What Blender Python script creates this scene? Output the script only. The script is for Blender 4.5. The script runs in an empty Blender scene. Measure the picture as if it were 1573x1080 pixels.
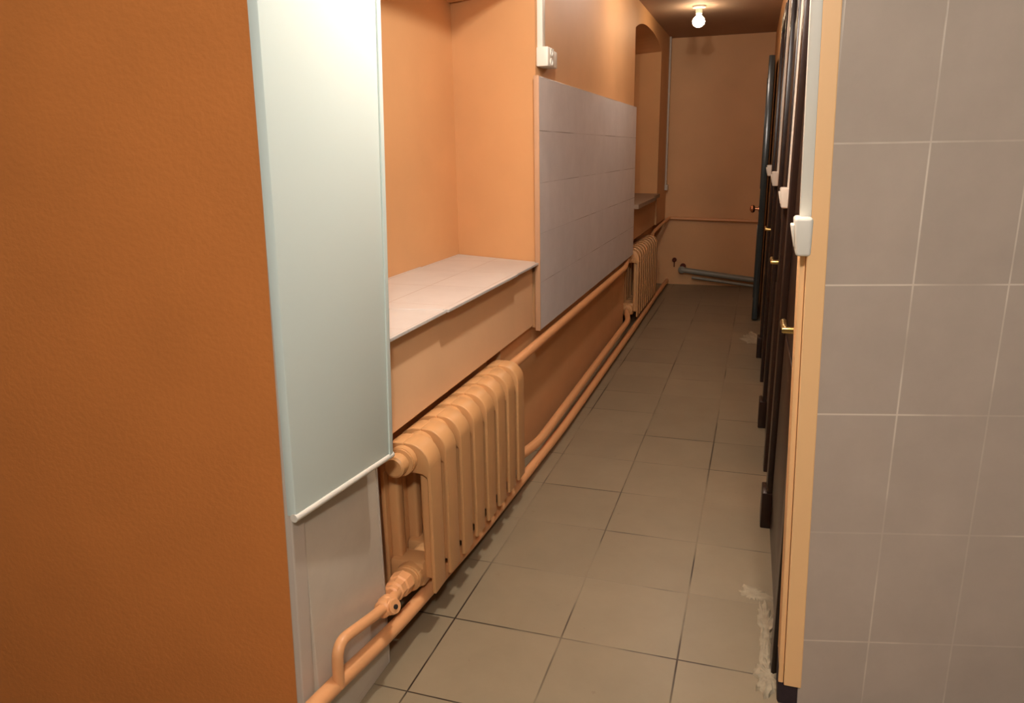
import bpy, bmesh, math, random
from mathutils import Vector, Matrix
random.seed(7)
S = bpy.context.scene
C = S.collection

# ------------------------------------------------------------------ camera
CAM_H = 1.25
F_PX, PITCH, YAW, ROLL = 1144.0, math.radians(15.0), math.radians(18.3), math.radians(-1.0)
fw = Vector((-math.sin(YAW)*math.cos(PITCH), math.cos(YAW)*math.cos(PITCH), -math.sin(PITCH)))
rt = Vector((math.cos(YAW), math.sin(YAW), 0))
up = rt.cross(fw)
r2 = rt*math.cos(ROLL) + up*math.sin(ROLL)
u2 = -rt*math.sin(ROLL) + up*math.cos(ROLL)
cam = bpy.data.cameras.new('camera')
cam.sensor_fit = 'HORIZONTAL'; cam.sensor_width = 36; cam.lens = 36*F_PX/1573
cam.clip_start = 0.02
co = bpy.data.objects.new('camera', cam); C.objects.link(co)
M = Matrix((r2, u2, -fw)).transposed().to_4x4(); M.translation = (0, 0, CAM_H)
co.matrix_world = M
S.camera = co

# ------------------------------------------------------------------ world, lamps, exposure
W = bpy.data.worlds.new('world'); S.world = W; W.use_nodes = True
bg = W.node_tree.nodes['Background']
bg.inputs[0].default_value = (1.0, .86, .72, 1); bg.inputs[1].default_value = .06

def lamp(name, loc, power, color, size):
    l = bpy.data.lights.new(name, 'POINT'); l.energy = power; l.color = color; l.shadow_soft_size = size
    o = bpy.data.objects.new(name, l); C.objects.link(o); o.location = loc
    return o
lamp('corridor_lamp', (-.38, 1.70, 2.12), 60, (1, .945, .87), .035)
lamp('entrance_lamp', (.25, -.60, 2.10), 108, (1, .945, .87), .08)
lamp('far_lamp', (-.36, 4.45, 2.14), 12.0, (1, .88, .76), .05)

vs = S.view_settings
vs.view_transform = 'Standard'; vs.look = 'None'; vs.gamma = 1; vs.use_curve_mapping = False
vs.exposure = 0.0

# ------------------------------------------------------------------ materials
def lin(c):
    return tuple(((v/255)/12.92 if v/255 <= .04045 else ((v/255+.055)/1.055)**2.4) for v in c) + (1,)

def new_mat(name):
    m = bpy.data.materials.new(name); m.use_nodes = True
    nt = m.node_tree; b = nt.nodes['Principled BSDF']
    return m, nt, b

def node(nt, kind, **kw):
    n = nt.nodes.new(kind)
    for k, v in kw.items():
        if k.startswith('i_'):
            n.inputs[k[2:].replace('_', ' ')].default_value = v
        else:
            setattr(n, k, v)
    return n

def paint(name, rgb, rough=.5, var=.12, vscale=3, bump=.15, bscale=120, spec=.4):
    m, nt, b = new_mat(name)
    tc = node(nt, 'ShaderNodeTexCoord')
    n1 = node(nt, 'ShaderNodeTexNoise'); n1.inputs['Scale'].default_value = vscale; n1.inputs['Detail'].default_value = 5
    mx = node(nt, 'ShaderNodeMix', data_type='RGBA')
    c = lin(rgb)
    mx.inputs[6].default_value = tuple(v*(1-var) for v in c[:3]) + (1,)
    mx.inputs[7].default_value = tuple(min(1, v*(1+var)) for v in c[:3]) + (1,)
    nt.links.new(tc.outputs['Object'], n1.inputs['Vector'])
    nt.links.new(n1.outputs['Fac'], mx.inputs[0]); nt.links.new(mx.outputs[2], b.inputs['Base Color'])
    b.inputs['Roughness'].default_value = rough; b.inputs['Specular IOR Level'].default_value = spec
    if bump:
        n2 = node(nt, 'ShaderNodeTexNoise'); n2.inputs['Scale'].default_value = bscale; n2.inputs['Detail'].default_value = 3
        bp = node(nt, 'ShaderNodeBump'); bp.inputs['Strength'].default_value = bump; bp.inputs['Distance'].default_value = .004
        nt.links.new(tc.outputs['Object'], n2.inputs['Vector'])
        nt.links.new(n2.outputs['Fac'], bp.inputs['Height']); nt.links.new(bp.outputs[0], b.inputs['Normal'])
    return m

def metal(name, rgb, rough=.3):
    m, nt, b = new_mat(name)
    b.inputs['Base Color'].default_value = lin(rgb); b.inputs['Metallic'].default_value = 1
    n1 = node(nt, 'ShaderNodeTexNoise'); n1.inputs['Scale'].default_value = 40
    mp = node(nt, 'ShaderNodeMapRange'); mp.inputs[3].default_value = rough*.8; mp.inputs[4].default_value = rough*1.3
    nt.links.new(n1.outputs['Fac'], mp.inputs[0]); nt.links.new(mp.outputs[0], b.inputs['Roughness'])
    return m

def tiles(name, rgb, joint, tw, th, ox=0, oy=0, plane='XY', jw=.003, rough=.35, fade=0.0, var=.06, stains=None, offset=0.0, bump=.5, fade_scale=3.0):
    """ceramic tiles laid in the object's own plane, joints partly worn away"""
    m, nt, b = new_mat(name)
    L = nt.links
    tc = node(nt, 'ShaderNodeTexCoord')
    sp = node(nt, 'ShaderNodeSeparateXYZ'); L.new(tc.outputs['Object'], sp.inputs[0])
    cb = node(nt, 'ShaderNodeCombineXYZ')
    for k, ax in enumerate(plane):
        ad = node(nt, 'ShaderNodeMath', operation='ADD'); ad.inputs[1].default_value = -(ox, oy)[k] + jw/2
        L.new(sp.outputs[ax], ad.inputs[0]); L.new(ad.outputs[0], cb.inputs[k])
    br = node(nt, 'ShaderNodeTexBrick', offset=offset, squash=1.0)
    br.inputs['Scale'].default_value = 1; br.inputs['Brick Width'].default_value = tw; br.inputs['Row Height'].default_value = th
    br.inputs['Mortar Size'].default_value = jw/2; br.inputs['Mortar Smooth'].default_value = .3
    c = lin(rgb)
    br.inputs['Color1'].default_value = tuple(v*(1-var) for v in c[:3]) + (1,)
    br.inputs['Color2'].default_value = tuple(v*(1+var) for v in c[:3]) + (1,)
    br.inputs['Mortar'].default_value = c
    L.new(cb.outputs[0], br.inputs['Vector'])
    # worn joints: a soft noise decides where the joint shows
    nf = node(nt, 'ShaderNodeTexNoise'); nf.inputs['Scale'].default_value = fade_scale; nf.inputs['Detail'].default_value = 3
    L.new(tc.outputs['Object'], nf.inputs['Vector'])
    mr = node(nt, 'ShaderNodeMapRange'); mr.inputs[1].default_value = .45; mr.inputs[2].default_value = .58
    mr.inputs[3].default_value = 1-fade; mr.inputs[4].default_value = 1
    L.new(nf.outputs['Fac'], mr.inputs[0])
    jf = node(nt, 'ShaderNodeMath', operation='MULTIPLY'); L.new(br.outputs['Fac'], jf.inputs[0]); L.new(mr.outputs[0], jf.inputs[1])
    # mottling
    n1 = node(nt, 'ShaderNodeTexNoise'); n1.inputs['Scale'].default_value = 6; n1.inputs['Detail'].default_value = 8; n1.inputs['Roughness'].default_value = .65
    L.new(tc.outputs['Object'], n1.inputs['Vector'])
    m1 = node(nt, 'ShaderNodeMapRange'); m1.inputs[1].default_value = .3; m1.inputs[2].default_value = .7; m1.inputs[3].default_value = .93; m1.inputs[4].default_value = 1.07
    L.new(n1.outputs['Fac'], m1.inputs[0])
    mul = node(nt, 'ShaderNodeMix', data_type='RGBA', blend_type='MULTIPLY'); mul.inputs[0].default_value = 1
    L.new(br.outputs['Color'], mul.inputs[6])
    L.new(m1.outputs[0], mul.inputs[7])
    col = mul.outputs[2]
    if stains:
        ns = node(nt, 'ShaderNodeTexNoise'); ns.inputs['Scale'].default_value = 28; ns.inputs['Detail'].default_value = 4
        L.new(tc.outputs['Object'], ns.inputs['Vector'])
        ms = node(nt, 'ShaderNodeMapRange'); ms.inputs[1].default_value = .70; ms.inputs[2].default_value = .76; ms.inputs[3].default_value = 0; ms.inputs[4].default_value = .5
        L.new(ns.outputs['Fac'], ms.inputs[0])
        sx = node(nt, 'ShaderNodeMix', data_type='RGBA'); L.new(ms.outputs[0], sx.inputs[0]); L.new(col, sx.inputs[6]); sx.inputs[7].default_value = lin(stains)
        col = sx.outputs[2]
    mj = node(nt, 'ShaderNodeMix', data_type='RGBA'); L.new(jf.outputs[0], mj.inputs[0]); L.new(col, mj.inputs[6]); mj.inputs[7].default_value = lin(joint)
    L.new(mj.outputs[2], b.inputs['Base Color'])
    b.inputs['Roughness'].default_value = rough
    if bump:
        bp = node(nt, 'ShaderNodeBump', invert=True); bp.inputs['Strength'].default_value = bump; bp.inputs['Distance'].default_value = .002
        L.new(br.outputs['Fac'], bp.inputs['Height']); L.new(bp.outputs[0], b.inputs['Normal'])
    return m

TS = .3037
M_WALL = paint('orange_wall_paint', (215, 166, 116), rough=.55, bump=.12, bscale=60)
M_WALL_STIPPLE = paint('stippled_orange_wall_paint', (200, 124, 62), rough=.5, bump=.28, bscale=95, vscale=5)
M_APRON = paint('peach_board_paint', (232, 190, 146), rough=.5, bump=.05)
M_CEIL = paint('ceiling_whitewash', (176, 150, 132), rough=.7, bump=.1)
M_FLOOR = tiles('grey_brown_floor_tiles', (138, 126, 103), (52, 42, 32), TS, TS, -.4249, 1.667-6*TS, jw=.005, rough=.36, fade=.92, stains=(118, 100, 78), fade_scale=2.2)
M_TILE_R = tiles('taupe_wall_tiles', (190, 176, 162), (232, 220, 204), .1796, .27, 0, 0, plane='XZ', jw=.004, rough=.3, fade=.75, var=.02, bump=.25)
M_TILE_L = tiles('grey_wall_tiles', (214, 212, 212), (118, 106, 100), 3.0, .1965, 2.86, .5425, plane='YZ', jw=.003, rough=.3, fade=.8, var=.02, bump=.25)
M_TILE_N = tiles('pale_wall_tiles', (196, 186, 170), (182, 170, 152), .31, .2, 1.135, .02, plane='YZ', jw=.002, rough=.3, fade=.9, var=.015, bump=.1)
M_SILL = tiles('white_sill_tiles', (204, 202, 198), (158, 138, 120), .2, .3, -1.03, 1.66, plane='XY', jw=.003, rough=.35, fade=.6, var=.03, bump=.3)
M_SILL2 = paint('grey_sill_concrete', (150, 128, 108), rough=.6)
M_RAD = paint('radiator_enamel', (208, 158, 106), rough=.38, var=.05, bump=.08, bscale=50)
M_PIPE = paint('pipe_enamel', (224, 164, 112), rough=.4, var=.08, bump=.1, bscale=50)
M_WHITE = paint('white_plastic', (228, 224, 212), rough=.4, var=.02, bump=0)
M_BOARD = paint('white_laminate', (218, 234, 230), rough=.42, var=.015, vscale=1.5, bump=.03, bscale=30)
M_EDGE = paint('grey_white_profile', (196, 184, 170), rough=.5, var=.05, bump=.05)
M_TAN = paint('tan_edge_paint', (190, 150, 116), rough=.5, bump=.05)
M_DOOR = paint('dark_brown_varnish', (44, 28, 21), rough=.3, var=.15, vscale=8, bump=.04, spec=.35)
M_DOOR_T = paint('dark_teal_varnish', (40, 50, 52), rough=.2, var=.1, bump=.03, spec=.6)
M_JAMB = paint('peach_jamb_paint', (248, 202, 146), rough=.5, var=.04, bump=.06)
M_BRASS = metal('brass', (206, 178, 112), .28)
M_COPPER = metal('copper_knob', (236, 166, 124), .22)
M_HOLE = paint('socket_hole', (40, 36, 32), rough=.7, bump=0)
M_GREYPIPE = paint('grey_drain_plastic', (140, 136, 122), rough=.35, var=.05, bump=0)
M_RUST = paint('rusty_stub', (96, 38, 18), rough=.7, var=.2, bump=.2)
M_CEMENT = paint('broken_cement', (160, 149, 126), rough=.9, var=.4, vscale=45, bump=.8, bscale=80)
M_DARKGAP = paint('broken_gap_shade', (52, 40, 44), rough=.9, var=.3, vscale=40, bump=.8, bscale=60)  # dark colour standing in for the shade inside the broken gap

def emit_mat(name, rgb, strength):
    m, nt, b = new_mat(name)
    b.inputs['Base Color'].default_value = lin(rgb); b.inputs['Emission Color'].default_value = lin(rgb)
    b.inputs['Emission Strength'].default_value = strength
    return m
M_BULB = emit_mat('lit_bulb', (255, 226, 184), 48)

# ------------------------------------------------------------------ mesh helpers
class MB:
    def __init__(self):
        self.bm = bmesh.new()
    def _add(self, verts, faces, bevel=0, seg=2):
        t = bmesh.new()
        vv = [t.verts.new(v) for v in verts]
        for f in faces: t.faces.new([vv[i] for i in f])
        bmesh.ops.recalc_face_normals(t, faces=t.faces)
        if bevel:
            bmesh.ops.bevel(t, geom=t.edges[:], offset=bevel, segments=seg, profile=.5, affect='EDGES')
        me = bpy.data.meshes.new('tmp'); t.to_mesh(me); t.free()
        self.bm.from_mesh(me); bpy.data.meshes.remove(me)
        return self
    def box(self, x0, x1, y0, y1, z0, z1, bevel=0, seg=2):
        v = [(x, y, z) for x in (x0, x1) for y in (y0, y1) for z in (z0, z1)]
        return self.hexa(v, bevel, seg)
    def hexa(self, v, bevel=0, seg=2):
        # 8 corners ordered x,y,z (000,001,010,011,100,...)
        f = [(0, 1, 3, 2), (4, 6, 7, 5), (0, 4, 5, 1), (2, 3, 7, 6), (0, 2, 6, 4), (1, 5, 7, 3)]
        return self._add(v, f, bevel, seg)
    def prism(self, poly, a, b, axis, bevel=0, seg=2):
        # poly: points in the other two axes (cyclic order x,y,z without axis)
        def P(p, t):
            return {'z': (p[0], p[1], t), 'y': (p[0], t, p[1]), 'x': (t, p[0], p[1])}[axis]
        n = len(poly)
        v = [P(p, a) for p in poly] + [P(p, b) for p in poly]
        f = [tuple(range(n)), tuple(range(2*n-1, n-1, -1))] + [(i, (i+1) % n, n+(i+1) % n, n+i) for i in range(n)]
        return self._add(v, f, bevel, seg)
    def loft(self, pa, a, pb, b):
        # two outlines in the y-z plane with the same count, at x = a and x = b
        n = len(pa)
        v = [(a, p[0], p[1]) for p in pa] + [(b, p[0], p[1]) for p in pb]
        f = [tuple(range(n)), tuple(range(2*n-1, n-1, -1))] + [(i, (i+1) % n, n+(i+1) % n, n+i) for i in range(n)]
        return self._add(v, f)
    def tube(self, pts, r, seg=16, bend=.05, caps=True):
        P = [Vector(p) for p in pts]
        # round the corners
        Q = [P[0]]
        for i in range(1, len(P)-1):
            a, b, c = P[i-1], P[i], P[i+1]
            d = min(bend, (a-b).length*.45, (c-b).length*.45)
            s, e = b+(a-b).normalized()*d, b+(c-b).normalized()*d
            for k in range(7):
                t = k/6; Q.append(s*(1-t)**2 + b*2*t*(1-t) + e*t*t)
        Q.append(P[-1])
        rr = r if isinstance(r, (list, tuple)) else [r]*len(Q)
        t0 = (Q[1]-Q[0]).normalized()
        n = t0.orthogonal().normalized()
        rings = []
        for i, q in enumerate(Q):
            t = ((Q[min(i+1, len(Q)-1)]-Q[max(i-1, 0)])).normalized()
            n = (n - t*n.dot(t)).normalized(); bb = t.cross(n)
            rings.append([self.bm.verts.new(q + (n*math.cos(2*math.pi*k/seg) + bb*math.sin(2*math.pi*k/seg))*rr[min(i, len(rr)-1)]) for k in range(seg)])
        for i in range(len(rings)-1):
            for k in range(seg):
                self.bm.faces.new((rings[i][k], rings[i][(k+1) % seg], rings[i+1][(k+1) % seg], rings[i+1][k]))
        if caps:
            self.bm.faces.new(rings[0][::-1]); self.bm.faces.new(rings[-1])
        return self
    def lathe(self, base, axis, prof, seg=20):
        # prof: list of (distance along axis, radius)
        ax = Vector(axis).normalized(); n = ax.orthogonal().normalized(); bb = ax.cross(n); o = Vector(base)
        rings = []
        for d, r in prof:
            r = max(r, 1e-4)
            rings.append([self.bm.verts.new(o + ax*d + (n*math.cos(2*math.pi*k/seg) + bb*math.sin(2*math.pi*k/seg))*r) for k in range(seg)])
        for i in range(len(rings)-1):
            for k in range(seg):
                self.bm.faces.new((rings[i][k], rings[i][(k+1) % seg], rings[i+1][(k+1) % seg], rings[i+1][k]))
        self.bm.faces.new(rings[0][::-1]); self.bm.faces.new(rings[-1])
        return self
    def build(self, name, mat, parent=None, world=True, smooth=True):
        me = bpy.data.meshes.new(name)
        bm = self.bm
        bmesh.ops.recalc_face_normals(bm, faces=bm.faces)
        for f in bm.faces: f.smooth = smooth
        for e in bm.edges:
            if len(e.link_faces) == 2 and e.calc_face_angle(0) > math.radians(32): e.smooth = False
        if parent is not None and world:
            mw = parent.location
            for v in bm.verts: v.co -= mw
            p = parent
            while p.parent is not None:
                p = p.parent
                for v in bm.verts: v.co -= p.location
        bm.to_mesh(me); bm.free()
        me.materials.append(mat)
        o = bpy.data.objects.new(name, me); C.objects.link(o)
        if parent is not None: o.parent = parent
        return o

def tag(o, label, cat, group=None, kind=None):
    o['label'] = label; o['category'] = cat
    if group: o['group'] = group
    if kind: o['kind'] = kind
    return o

def thing(name, loc, label, cat, group=None, rz=0, kind=None):
    o = bpy.data.objects.new(name, None); C.objects.link(o); o.location = loc; o.rotation_euler = (0, 0, rz)
    o.empty_display_size = .05
    return tag(o, label, cat, group, kind)

def struct(mb, name, mat, label, cat, smooth=False):
    return tag(mb.build(name, mat, smooth=smooth), label, cat, kind='structure')

# ------------------------------------------------------------------ the setting
CEIL = 2.2
END = 7.2
XF = -.84          # face of the upper left wall
XL = -.925         # face of the recessed wall below it
XB = -1.246        # back of the window niches

mb = MB(); mb.box(-2.6, 1.9, -1.6, END+.2, -.06, 0)
struct(mb, 'floor', M_FLOOR, 'worn grey brown square tiled corridor floor with cracked joints', 'floor')
mb = MB(); mb.box(-2.6, 1.9, -1.6, END+.2, CEIL, CEIL+.08)
struct(mb, 'ceiling', M_CEIL, 'low grey beige ceiling at the far end of the corridor', 'ceiling')

def arch_poly(y0, y1, zs, rise, top, n=16):
    pts = [(y0, top), (y0, zs)]
    for k in range(1, n):
        t = k/n; y = y0+(y1-y0)*t
        pts.append((y, zs + rise*(1-abs(2*t-1)**2.6)))
    pts += [(y1, zs), (y1, top)]
    return pts

mb = MB()
SPL = .168                                                      # splay of the window reveals
def pier(y0, y1, s0, s1, zb):
    poly = [(XF, y0), (XF, y1)]
    poly += [(XB, y1-s1*SPL), (-1.5, y1-s1*SPL)] if s1 else [(-1.5, y1)]
    poly += [(-1.5, y0+s0*SPL), (XB, y0+s0*SPL)] if s0 else [(-1.5, y0)]
    mb.prism(poly, zb, CEIL, 'z')
pier(1.17, 1.48, 0, 1, .0)                                      # pier behind the white board
pier(2.88, 5.22, 1, 1, .545)                                    # pier with grey tiles
pier(6.56, END, 1, 0, .62)                                      # far pier
for (y0, y1, zs, rise, zb, zt) in ((1.48, 2.88, 1.835, .075, .56, .811), (5.22, 6.56, 2.02, .08, .62, .85)):
    mb.loft(arch_poly(y0-SPL, y1+SPL, zs, rise, CEIL), XB-.05, arch_poly(y0, y1, zs, rise, CEIL), XF)   # arched lintel
    mb.box(-1.5, XB, y0-SPL, y1+SPL, zb, CEIL-.01)                       # niche back
    mb.prism([(XF-.03, y0), (XF-.03, y1), (XB, y1+SPL), (XB, y0-SPL)], zb, zt, 'z')   # masonry below the sill
mb.box(-1.5, XL, 1.45, 2.52, 0, .66); mb.box(-1.5, -.872, 2.50, 5.16, 0, .66); mb.box(-1.5, -.955, 5.16, END, 0, .66)                             # recessed wall behind the radiators
struct(mb, 'wall_left', M_WALL, 'orange painted left corridor wall with two deep window niches', 'wall')

# apron boards under the two niches
mb = MB(); mb.box(XF-.03, XF-.014, 1.47, 2.865, .558, .806, .002)
struct(mb, 'trim_1', M_APRON, 'smooth peach board under the tiled sill of the near niche', 'apron board')
mb = MB(); mb.box(XF-.03, XF-.012, 5.225, 6.555, .62, .855, .002)
struct(mb, 'trim_2', M_WALL, 'shadowy orange board under the sill of the far niche', 'apron board')

# near sill: tiles with an uneven front edge
mb = MB()
def sill_strip(ya, yb, front, y0, y1, z0, z1):
    def yb_(y): return y + SPL*(1 if abs(y-y1) < .02 else (-1 if abs(y-y0) < .02 else (2*(y-y0)/(y1-y0)-1)))
    mb.prism([(front, ya), (front, yb), (XB, yb_(yb)), (XB, yb_(ya))], z0, z1, 'z', .0012)
for (ya, yb, fr, dz) in ((1.475, 1.905, -.824, 0), (1.905, 2.55, -.816, .002), (2.55, 2.872, -.826, -.001)):
    sill_strip(ya, yb, fr, 1.48, 2.88, .812+dz, .821+dz)
struct(mb, 'trim_3', M_SILL, 'white tiled window sill of the near niche with uneven front edge', 'window sill')
mb = MB()
sill_strip(5.22, 6.15, -.79, 5.22, 6.56, .855, .885); sill_strip(6.15, 6.56, -.815, 5.22, 6.56, .855, .885)
struct(mb, 'trim_4', M_SILL2, 'grey window sill of the far niche near the end wall', 'window sill')

# grey tile cladding on the pier between the niches, with its pale edge strip
mb = MB(); mb.box(XF-.003, -.82, 2.862, 5.215, .543, 1.525, .0015)
tc_ = struct(mb, 'trim_5', M_TILE_L, 'grey wall tiles covering the pier between the two niches', 'tile cladding')
mb = MB(); mb.box(XF-.001, -.8195, 2.855, 2.8615, .540, 1.527, .0015)
mb.build('edge_strip', M_TAN, tc_, world=False)['label'] = 'pale edge strip'
# pale tiles on the near pier
mb = MB(); mb.box(XF-.003, -.82, 1.14, 1.440, 0.0, 1.55, .0015)
tn_ = struct(mb, 'trim_6', M_TILE_N, 'pale wall tiles on the near pier under the white board', 'tile cladding')
mb = MB(); mb.box(XF-.001, -.819, 1.4405, 1.448, 0.0, 1.55, .002)
mb.build('edge_strip', M_EDGE, tn_, world=False)

# orange wall facing the entrance, its edge out of plumb; profile strip on the corner
def xe(z): return -.8515 + .0392*z
mb = MB()
mb.hexa([(-2.6, .86, 0), (-2.6, .86, CEIL), (-2.6, .92, 0), (-2.6, .92, CEIL), (xe(0), 1.10, 0), (xe(CEIL), 1.10, CEIL), (xe(0), 1.16, 0), (xe(CEIL), 1.16, CEIL)])
struct(mb, 'wall_front', M_WALL_STIPPLE, 'large stippled orange wall at the left facing the entrance', 'wall')
mb = MB()
mb.hexa([(xe(0)-.001, 1.096, 0), (xe(CEIL)-.001, 1.096, CEIL), (xe(0)-.001, 1.14, 0), (xe(CEIL)-.001, 1.14, CEIL),
         (xe(0)+.015, 1.098, 0), (xe(CEIL)+.015, 1.098, CEIL), (xe(0)+.015, 1.14, 0), (xe(CEIL)+.015, 1.14, CEIL)], .003)
struct(mb, 'trim_7', M_EDGE, 'grey white corner profile between orange wall and white board', 'corner profile')

# end wall
mb = MB(); mb.box(-1.5, .6, END, END+.15, 0, CEIL)
struct(mb, 'wall_end', M_WALL, 'dim orange end wall of the corridor behind the drain pipes', 'wall')

# door wall: local frame, y runs along the wall, -x points into the corridor
DT = math.atan(.014); DO = Vector((.115, 1.9, 0))
Rz = Matrix.Rotation(DT, 3, 'Z')
def dw(x, y, z=0):          # local -> world
    return DO + Rz @ Vector((x, y-1.9, z))
def in_dw(o): o.location = DO; o.rotation_euler = (0, 0, DT); return o
mb = MB(); mb.box(.0, .25, -.20, 5.35, 0, CEIL)
in_dw(struct(mb, 'wall_right', M_WALL, 'orange wall of the right side carrying the row of dark doors', 'wall'))

# tiled wall at the right
TO = Vector((.2982, 1.6155, 1.257)); TPHI = .24
def sx(z): return -.160 - .030*z            # out-of-plumb edge
mb = MB()
x1 = 1.75
mb.hexa([(sx(0), 0, -1.257), (sx(CEIL), 0, CEIL-1.257), (sx(0), .012, -1.257), (sx(CEIL), .012, CEIL-1.257),
         (x1, 0, -1.257), (x1, 0, CEIL-1.257), (x1, .012, -1.257), (x1, .012, CEIL-1.257)])
o = struct(mb, 'wall_front_right', M_TILE_R, 'taupe tiled wall at the right with pale grout lines', 'wall')
o.location = TO; o.rotation_euler = (0, 0, TPHI)

# ------------------------------------------------------------------ white board hung on the near pier
def yf(z): return 1.4225 + .030*(z-.586)
z0, z1 = .585, 2.02
bd = thing('hanging_board', (-.79, 1.26, .57), 'tall plain white board hung crookedly on the near left pier', 'wall board')
mb = MB()
def xn(z): return -.800 + .0275*(z-.58)       # the near edge leans like the wall corner
def xf(z): return -.765 + .020*(z-.586)
YN = 1.093
mb.hexa([(xn(z0)-.02, YN, z0), (xn(z1)-.02, YN, z1), (xf(z0)-.02, yf(z0), z0), (xf(z1)-.02, yf(z1), z1),
         (xn(z0), YN, z0), (xn(z1), YN, z1), (xf(z0), yf(z0), z0), (xf(z1), yf(z1), z1)], .002)
mb.build('board', M_BOARD, bd)
mb = MB(); mb.tube([(xn(z0)-.004, YN-.002, z0-.002), (xf(z0)-.004, yf(z0)+.006, z0-.002)], .0085, seg=12)
mb.build('bottom_rail', M_WHITE, bd)['label'] = 'rounded bottom rail'
mb = MB()
mb.hexa([(xf(z0)-.006, yf(z0)-.012, z0), (xf(z1)-.006, yf(z1)-.012, z1), (xf(z0)-.006, yf(z0)+.003, z0), (xf(z1)-.006, yf(z1)+.003, z1),
         (xf(z0)+.002, yf(z0)-.012, z0), (xf(z1)+.002, yf(z1)-.012, z1), (xf(z0)+.002, yf(z0)+.003, z0), (xf(z1)+.002, yf(z1)+.003, z1)], .001)
mb.build('edge_strip', M_BOARD, bd)

# ------------------------------------------------------------------ cast iron radiators
RH = .425
def section_mesh():
    """one column pair; local origin on the bottom centre, x to the corridor"""
    H = RH
    mb = MB()
    def arc(cx, cz, r, a0, a1, n=7):
        return [(cx+r*math.cos(math.radians(a0+(a1-a0)*k/n)), cz+r*math.sin(math.radians(a0+(a1-a0)*k/n))) for k in range(n+1)]
    # flat-fronted front column with a rounded shoulder, and the back column
    for q in (1, -1):
        # thin flat plate that curls over the shoulder, and the hollow column behind it
        plate = [(.061, .0), (.072, .0), (.072, H-.062)] + arc(.012, H-.062, .060, 0, 78, 9) + [(.0, H-.002), (.0, H-.080), (.050, H-.084), (.061, H-.092)]
        plate = [(q*x, z) for x, z in plate]
        mb.prism(plate, -.0345, .0345, 'y', .003, 3)
        col = [(q*.032, .03), (q*.0635, .03), (q*.0635, H-.05), (q*.032, H-.05)]
        mb.prism(col, -.017, .017, 'y', .008, 3)
    # header crossing the section, top and bottom
    mb.prism([(-.060, H-.085), (.060, H-.085), (.054, H-.036)] + arc(0, H-.046, .040, 60, 120, 6) + [(-.054, H-.036)], -.028, .028, 'y', .008)
    mb.prism([(-.060, .012), (.038, .012), (.038, .085), (-.060, .085)], -.034, .034, 'y', .010)
    for z in (.046, H-.046):
        mb.tube([(0, -.0535, z), (0, .0535, z)], .038, seg=20)
    mb.box(-.03, .036, -.0535, .0535, .020, .070, .010)
    return mb
SEC = section_mesh().build('section', M_RAD)
SEC_ME = SEC.data
bpy.data.objects.remove(SEC)
PITCH_R = .1052
def radiator(y0, n, xc, zb, label, k=1.0):
    """k stretches the columns: the far radiator is a taller type"""
    t = thing('radiator', (xc, y0, zb), label, 'radiator', 'radiators along the left wall')
    for i in range(n):
        o = bpy.data.objects.new('section', SEC_ME); C.objects.link(o); o.parent = t
        o.location = (0, i*PITCH_R, 0); o.scale = (1, 1, k)
    ye = (n-1)*PITCH_R
    zt, zl = (RH-.046)*k, .046*k
    def plug(y, d, z, r=.027, l=.030):
        m = MB(); m.lathe((xc, y0+y, zb+z), (0, d, 0), [(0, r+.008), (.008, r+.009), (.010, r), (l, r), (l+.004, r-.006)], 20)
        m.build('plug', M_RAD, t)
    plug(-.0525, -1, zt, .028, .038)
    plug(ye+.0525, 1, zt, .026, .02)
    plug(-.0525, -1, zl, .026, .022)
    plug(ye+.0525, 1, zl, .026, .02)
    return zb+zt, zb+zl
RX = -.822
R1Y, R1Z = 1.625, .118
R1T, R1B = radiator(R1Y, 8, RX, R1Z, 'peach cast iron radiator under the near niche, eight ribs')
RX2 = -.862
R2Y, R2Z = 5.33, .078
R2T, R2B = radiator(R2Y, 10, RX2, R2Z, 'peach cast iron radiator under the far niche, near the end wall', 1.15)

# ------------------------------------------------------------------ heating pipes
def pipe(name, pts, r, label, bend=.06, mat=None, cat='pipe'):
    mb = MB(); mb.tube(pts, r, bend=bend)
    return tag(mb.build(name, mat or M_PIPE), label, cat, 'heating pipes along the walls')
r1e = R1Y+7*PITCH_R+.0525
pipe('floor_pipe', [(-.795, .985, .180), (-.797, 1.17, .155), (-.799, 1.42, .108), (-.797, 2.0, .058), (-.785, 3.1, .034), (-.790, 5.1, .034), (-.80, 6.3, .034), (-.80, 7.19, .034)],
     .0185, 'long orange pipe running low along the floor at the left', .12)
pipe('return_pipe', [(RX, r1e+.026, R1B), (-.812, r1e+.12, .122), (-.80, 2.75, .098), (-.80, 4.95, .125), (RX2, R2Y-.083, R2B)],
     .0185, 'thick peach pipe joining the bottoms of both radiators', .08)
pipe('supply_pipe', [(RX, r1e+.026, R1T), (RX, 2.70, .496), (RX, 4.90, .495), (RX2, R2Y-.099, R2T)],
     .0185, 'peach pipe under the grey tiles joining the tops of both radiators', .08)
r2e = R2Y+9*PITCH_R+.0525
pipe('end_wall_pipe', [(RX2, r2e+.026, R2T), (-.85, r2e+.20, .57), (-.80, 7.165, .628), (-.72, 7.172, .624), (.04, 7.172, .604)],
     .0145, 'thin orange pipe rising from the far radiator and crossing the end wall', .07)

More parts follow.
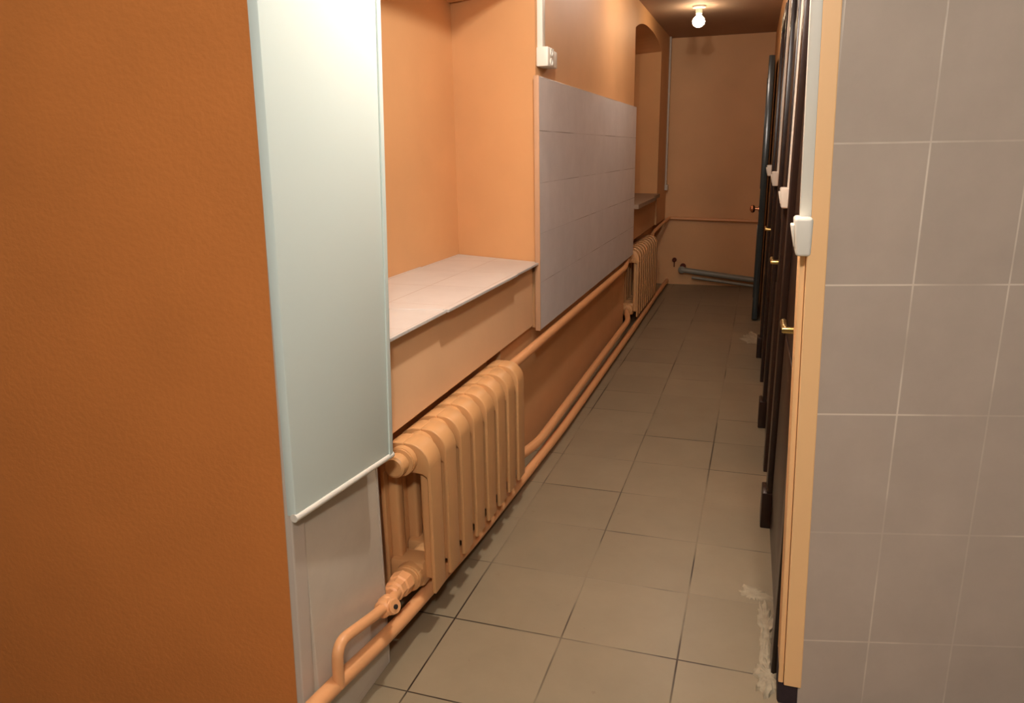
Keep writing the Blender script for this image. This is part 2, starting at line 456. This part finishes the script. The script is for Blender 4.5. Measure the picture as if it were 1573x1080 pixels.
# feed with valve between floor pipe and near radiator
fp = thing('valve_pipe', (-.79, 1.17, .16), 'bent orange pipe with a valve feeding the near radiator', 'pipe', 'heating pipes along the walls')
mb = MB(); mb.tube([(-.788, 1.165, .152), (-.786, 1.168, .258), (-.787, 1.30, .225), (-.792, 1.405, .197), (-.806, 1.50, .184), (-.820, 1.536, .168)], .0125, bend=.045)
mb.build('pipe', M_PIPE, fp)
mb = MB()
mb.lathe((-.792, 1.372, .203), (-.02, 1, -.18), [(0, .016), (.004, .021), (.022, .022), (.026, .025), (.040, .025), (.046, .017), (.060, .016)], 14)
mb.lathe((-.79, 1.398, .199), (1, -.35, .35), [(0, .020), (.022, .020), (.024, .017), (.030, .017)], 16)
v = mb.build('valve', M_PIPE, fp)
mb = MB(); mb.lathe((-.7625, 1.388, .2085), (1, -.35, .35), [(0, .006), (.003, .006)], 10)
mb.build('stem', M_HOLE, v)['label'] = 'dark stem hole'
mb = MB()
mb.lathe((-.810, 1.452, .190), (-.10, 1, -.18), [(0, .017), (.003, .022), (.02, .022), (.024, .027), (.050, .027), (.054, .031), (.085, .033), (.090, .03)], 8)
mb.build('union_nut', M_PIPE, fp)

# ------------------------------------------------------------------ drain pipes and stub at the end wall
dp = thing('drain_pipe', (-.3, 7.12, .10), 'grey plastic drain pipe sloping along the foot of the end wall', 'pipe')
mb = MB(); mb.tube([(-.66, 7.135, .148), (.02, 7.135, .072)], .026)
mb.build('pipe', M_GREYPIPE, dp)
mb = MB(); mb.lathe((-.655, 7.150, .150), (-.1, -1, 0), [(-.04, .034), (.03, .034), (.034, .030), (.036, .022)], 18)
e_ = mb.build('elbow', M_GREYPIPE, dp)
mb = MB(); mb.lathe((-.650, 7.165, .178), (0, -1, .2), [(0, .026), (.02, .028), (.03, .02)], 12)
mb.build('bung', M_RUST, e_)
mb = MB(); mb.tube([(-.56, 7.10, .085), (.02, 7.10, .022)], .013)
tag(mb.build('waste_pipe', M_GREYPIPE), 'thin grey pipe under the drain pipe at the end wall', 'pipe')
mb = MB(); mb.lathe((-.737, END, .232), (0, -1, 0), [(0, .022), (.02, .02), (.028, .012)], 12); mb.tube([(-.737, END-.006, .225), (-.737, END-.006, .165)], .005)
tag(mb.build('pipe_stub', M_RUST), 'small rusty stub sticking out low on the end wall', 'pipe stub')

# ------------------------------------------------------------------ socket, trunking at the left
sk = thing('wall_socket', (-.815, 2.95, 1.595), 'white double socket high on the left pier above the grey tiles', 'socket')
mb = MB(); mb.box(XF, XF+.046, 2.895, 2.985, 1.562, 1.632, .004)
bx_ = mb.build('housing', M_WHITE, sk)
for zz in (1.580, 1.614):
    m = MB(); m.lathe((XF+.045, 2.94, zz), (1, 0, 0), [(0, .0145), (.005, .0145), (.0052, .012), (.001, .011)], 20)
    f_ = m.build('outlet', M_WHITE, sk)
    m = MB()
    for dy in (-.005, .005): m.lathe((XF+.0465, 2.94+dy, zz), (1, 0, 0), [(0, .0026), (.0005, .0026)], 8)
    m.build('pin_holes', M_HOLE, f_)
# rear sockets side: second outlet block on the corridor side
mb = MB(); mb.box(XF, XF+.040, 2.987, 3.055, 1.566, 1.628, .004); mb.build('second_housing', M_WHITE, sk)
mb = MB(); mb.box(XF, XF+.022, 2.905, 2.945, 1.632, CEIL, .003)
tag(mb.build('cable_trunking', M_WHITE), 'white cable trunking dropping to the socket on the left pier', 'cable trunking', 'cable trunking strips on the walls')
ct = thing('cable_trunking', (XF, 7.1, .9), 'pale cable trunking in the far corner beside the end wall', 'cable trunking', 'cable trunking strips on the walls')
mb = MB(); mb.box(XF, XF+.016, 7.085, 7.125, .92, CEIL, .003); mb.build('channel', M_EDGE, ct)
mb = MB(); mb.box(XF, XF+.028, 7.07, 7.14, .885, .935, .004); mb.build('end_box', M_EDGE, ct)

# ------------------------------------------------------------------ doors on the right
def lever_handle(y, z, parent, hand=1):
    """lever handle on the door face at local y; -x is towards the corridor"""
    h_ = bpy.data.objects.new('door_handle', None)
    m = MB()
    m.box(-.0045, 0, y-.016, y+.016, z-.065, z+.045, .002)
    m.lathe((-.004, y, z), (-1, 0, 0), [(0, .013), (.004, .013), (.006, .0085), (.036, .0075), (.040, .006)], 14)
    m.tube([(-.034, y, z), (-.038, y+.02*hand, z+.002), (-.038, y+.085*hand, z+.003), (-.034, y+.11*hand, z-.004)], [.0085]*8+[.008]*8+[.0075]*8, bend=.012)
    o = m.build('door_handle', M_BRASS, parent, world=False)
    o['label'] = 'brass lever handle'
    return o
def door(n, y0, y1, hy, label, zt=1.86, far=.09):
    d = thing('door_%d' % n, DO, label, 'door', kind='structure', rz=DT)
    # local frame has its origin at DO, so y is measured from 1.9
    a, b_ = y0-1.9, y1-1.9
    m = MB(); m.box(-.004, .03, a, b_, .004, zt, .002)
    # raised panels on the leaf
    w = (b_-a)
    m.box(-.009, -.003, a+.09, b_-.09, .16, .70, .004); m.box(-.009, -.003, a+.09, b_-.09, .96, zt-.14, .004)
    m.build('door_leaf', M_DOOR, d, world=False)
    m = MB()
    m.box(-.022, .002, b_+.001, b_+far, .12, zt+.08, .003)          # far architrave
    m.box(-.018, .002, a-.07, a-.001, .0, zt+.08, .003)             # near architrave
    m.box(-.022, .002, a-.001, b_+.001, zt+.002, zt+.08, .003)      # head
    fr = m.build('door_frame', M_DOOR, d, world=False)
    m = MB(); m.box(-.036, .002, b_-.004, b_+far+.004, 0, .128, .004)
    m.build('plinth_block', M_DOOR, fr, world=False)
    lever_handle(hy-1.9, .82, d)
    return d
door(1, 1.74, 2.44, 1.88, 'near dark brown door beside the tiled wall, brass lever handle')
door(2, 2.985, 3.42, 3.05, 'second dark brown door along the right wall, brass lever handle')
door(3, 4.22, 4.66, 4.30, 'third dark brown door along the right wall, brass lever handle')

# the last door stands ajar
d4 = thing('door_4', dw(0, 6.36), 'dark teal door standing ajar at the end of the right wall', 'door', kind='structure', rz=DT-.03)
m = MB(); m.box(-.045, -.005, -.64, 0, .01, 1.86, .004); m.box(-.050, -.044, -.55, -.09, .16, .70, .004); m.box(-.050, -.044, -.55, -.09, .96, 1.72, .004)
m.build('door_leaf', M_DOOR_T, d4, world=False)
m = MB(); m.lathe((-.045, -.585, .82), (-1, 0, 0), [(0, .020), (.004, .020), (.007, .008), (.026, .008), (.030, .022), (.042, .029), (.054, .026), (.062, .012)], 16)
kn = m.build('door_knob', M_COPPER, d4, world=False); kn['label'] = 'round copper knob'

# ------------------------------------------------------------------ jamb, switches and trunking at the right
YJ = 1.57
def xj(z): return .1425 - .030*z         # tile edge, out of plumb
def leaning(m, a, b, y0, y1, z0, z1, bevel=.002):
    m.hexa([(xj(z0)+a, y0, z0), (xj(z1)+a, y0, z1), (xj(z0)+a, y1, z0), (xj(z1)+a, y1, z1),
            (xj(z0)+b, y0, z0), (xj(z1)+b, y0, z1), (xj(z0)+b, y1, z0), (xj(z1)+b, y1, z1)], bevel)
m = MB(); leaning(m, -.017, .02, YJ-.006, YJ+.10, .06, CEIL)
jb = struct(m, 'trim_8', M_JAMB, 'peach painted jamb strip between dark door and tiled wall', 'door jamb')
m = MB(); leaning(m, -.029, -.018, YJ+.002, YJ+.10, .06, CEIL)
m.build('inner_strip', M_JAMB, jb, world=False)
m = MB(); leaning(m, -.030, .015, YJ+.006, YJ+.09, 0, .10, .006)  # solid block where the jamb stops short; the gap's shade is its colour
tag(m.build('gap_shade_block', M_DARKGAP), 'dark block painted as the shaded broken gap under the peach jamb strip', 'painted gap', kind='structure')

m = MB(); leaning(m, -.034, -.013, YJ-.022, YJ+.004, 1.11, CEIL, .002)
tag(m.build('cable_trunking', M_WHITE), 'white cable trunking on the jamb beside the taupe tiled wall', 'cable trunking', 'cable trunking strips on the walls')

def switch(loc, rz, label, s=1.0):
    t = thing('light_switch', loc, label, 'light switch', 'white light switches along the right wall', rz)
    m = MB()
    # wedge-shaped surface box, wider at the top front
    w, h, d = .036*s, .036*s, .034*s
    m.hexa([(-d*.80, -w, -h), (-d, -w, h), (-d*.80, w, -h), (-d, w, h), (0, -w, -h), (0, -w, h), (0, w, -h), (0, w, h)], .006*s, 3)
    b = m.build('housing', M_WHITE, t, world=False)
    m = MB()
    m.hexa([(-d*.90, -w*.6, -h*.62), (-d*1.16, -w*.6, h*.62), (-d*.90, w*.6, -h*.62), (-d*1.16, w*.6, h*.62), (-d*.5, -w*.6, -h*.62), (-d*.5, -w*.6, h*.62), (-d*.5, w*.6, -h*.62), (-d*.5, w*.6, h*.62)], .003*s, 2)
    m.build('rocker', M_WHITE, t, world=False)
    return t
switch((xj(1.08)-.012, YJ-.024, 1.085), .0, 'white light switch on the jamb beside the taupe tiled wall')
switch(dw(-.001, 2.90, 1.075), DT, 'white light switch between the first and second dark doors')
switch(dw(-.001, 4.13, 1.095), DT, 'white light switch between the second and third dark doors')
switch(dw(-.001, 5.45, 1.100), DT, 'white light switch beside the teal door standing ajar')
for y, lab in ((2.90, 'pale cable trunking above the switch between first and second doors'),
               (4.13, 'pale cable trunking above the switch between second and third doors')):
    m = MB(); m.box(-.011, 0, y-.010-1.9, y+.010-1.9, 1.105, CEIL, .002)
    in_dw(tag(m.build('cable_trunking', M_WHITE), lab, 'cable trunking', 'cable trunking strips on the walls'))

# ------------------------------------------------------------------ bare bulb at the far end
bl = thing('ceiling_bulb', (-.483, 5.7, CEIL), 'glowing bare bulb on the ceiling at the corridor end', 'lamp')
m = MB(); m.lathe((-.483, 5.7, CEIL), (0, 0, -1), [(0, .045), (.012, .045), (.018, .024), (.05, .022), (.052, .018)], 20)
m.build('lamp_holder', M_WHITE, bl)
m = MB(); m.lathe((-.483, 5.7, CEIL-.05), (0, 0, -1), [(0, .015), (.012, .018), (.03, .036), (.050, .043), (.070, .037), (.084, .020), (.088, .004)], 20)
m.build('bulb', M_BULB, bl)

# ------------------------------------------------------------------ broken cement on the floor along the right wall
def patch(cx, cy, rx, ry, label, seed, hgt=.006):
    rnd = random.Random(seed); m = MB(); bm = m.bm
    n = 56; rings = []; jit = [rnd.uniform(.86, 1.14) for _ in range(n)]
    ph = [rnd.uniform(0, 6.28) for _ in range(4)]
    def rad(a): return 1+.22*math.sin(2*a+ph[0])+.16*math.sin(3*a+ph[1])+.12*math.sin(5*a+ph[2])+.08*math.sin(9*a+ph[3])
    for k, (q, z) in enumerate(((1, .0004), (.9, hgt*.7), (.6, hgt), (.3, hgt*.8))):
        rings.append([bm.verts.new((cx+rx*q*jit[i]*rad(a)*math.cos(a), cy+ry*q*jit[i]*rad(a)*math.sin(a), z+(rnd.uniform(-.25, .25)*hgt if k else 0))) for i, a in enumerate([2*math.pi*i/n for i in range(n)])])
    for i in range(3):
        for k in range(n): bm.faces.new((rings[i][k], rings[i][(k+1) % n], rings[i+1][(k+1) % n], rings[i+1][k]))
    bm.faces.new(rings[3]); bm.faces.new(rings[0][::-1])
    return tag(m.build('cement_patch', M_CEMENT), label, 'cement patch', 'cement patches along the door wall', kind='thing')
patch(.095, 1.665, .035, .06, 'broken pale cement patch at the foot of the peach jamb', 3, .010)
patch(.088, 1.86, .022, .12, 'long crumbling cement patch below the near brown door', 5)
patch(.060, 2.02, .04, .035, 'small pale cement patch on the tiles before the near door', 9, .004)
patch(.02, 5.15, .06, .20, 'pale cement patch on the floor by the third door', 12)
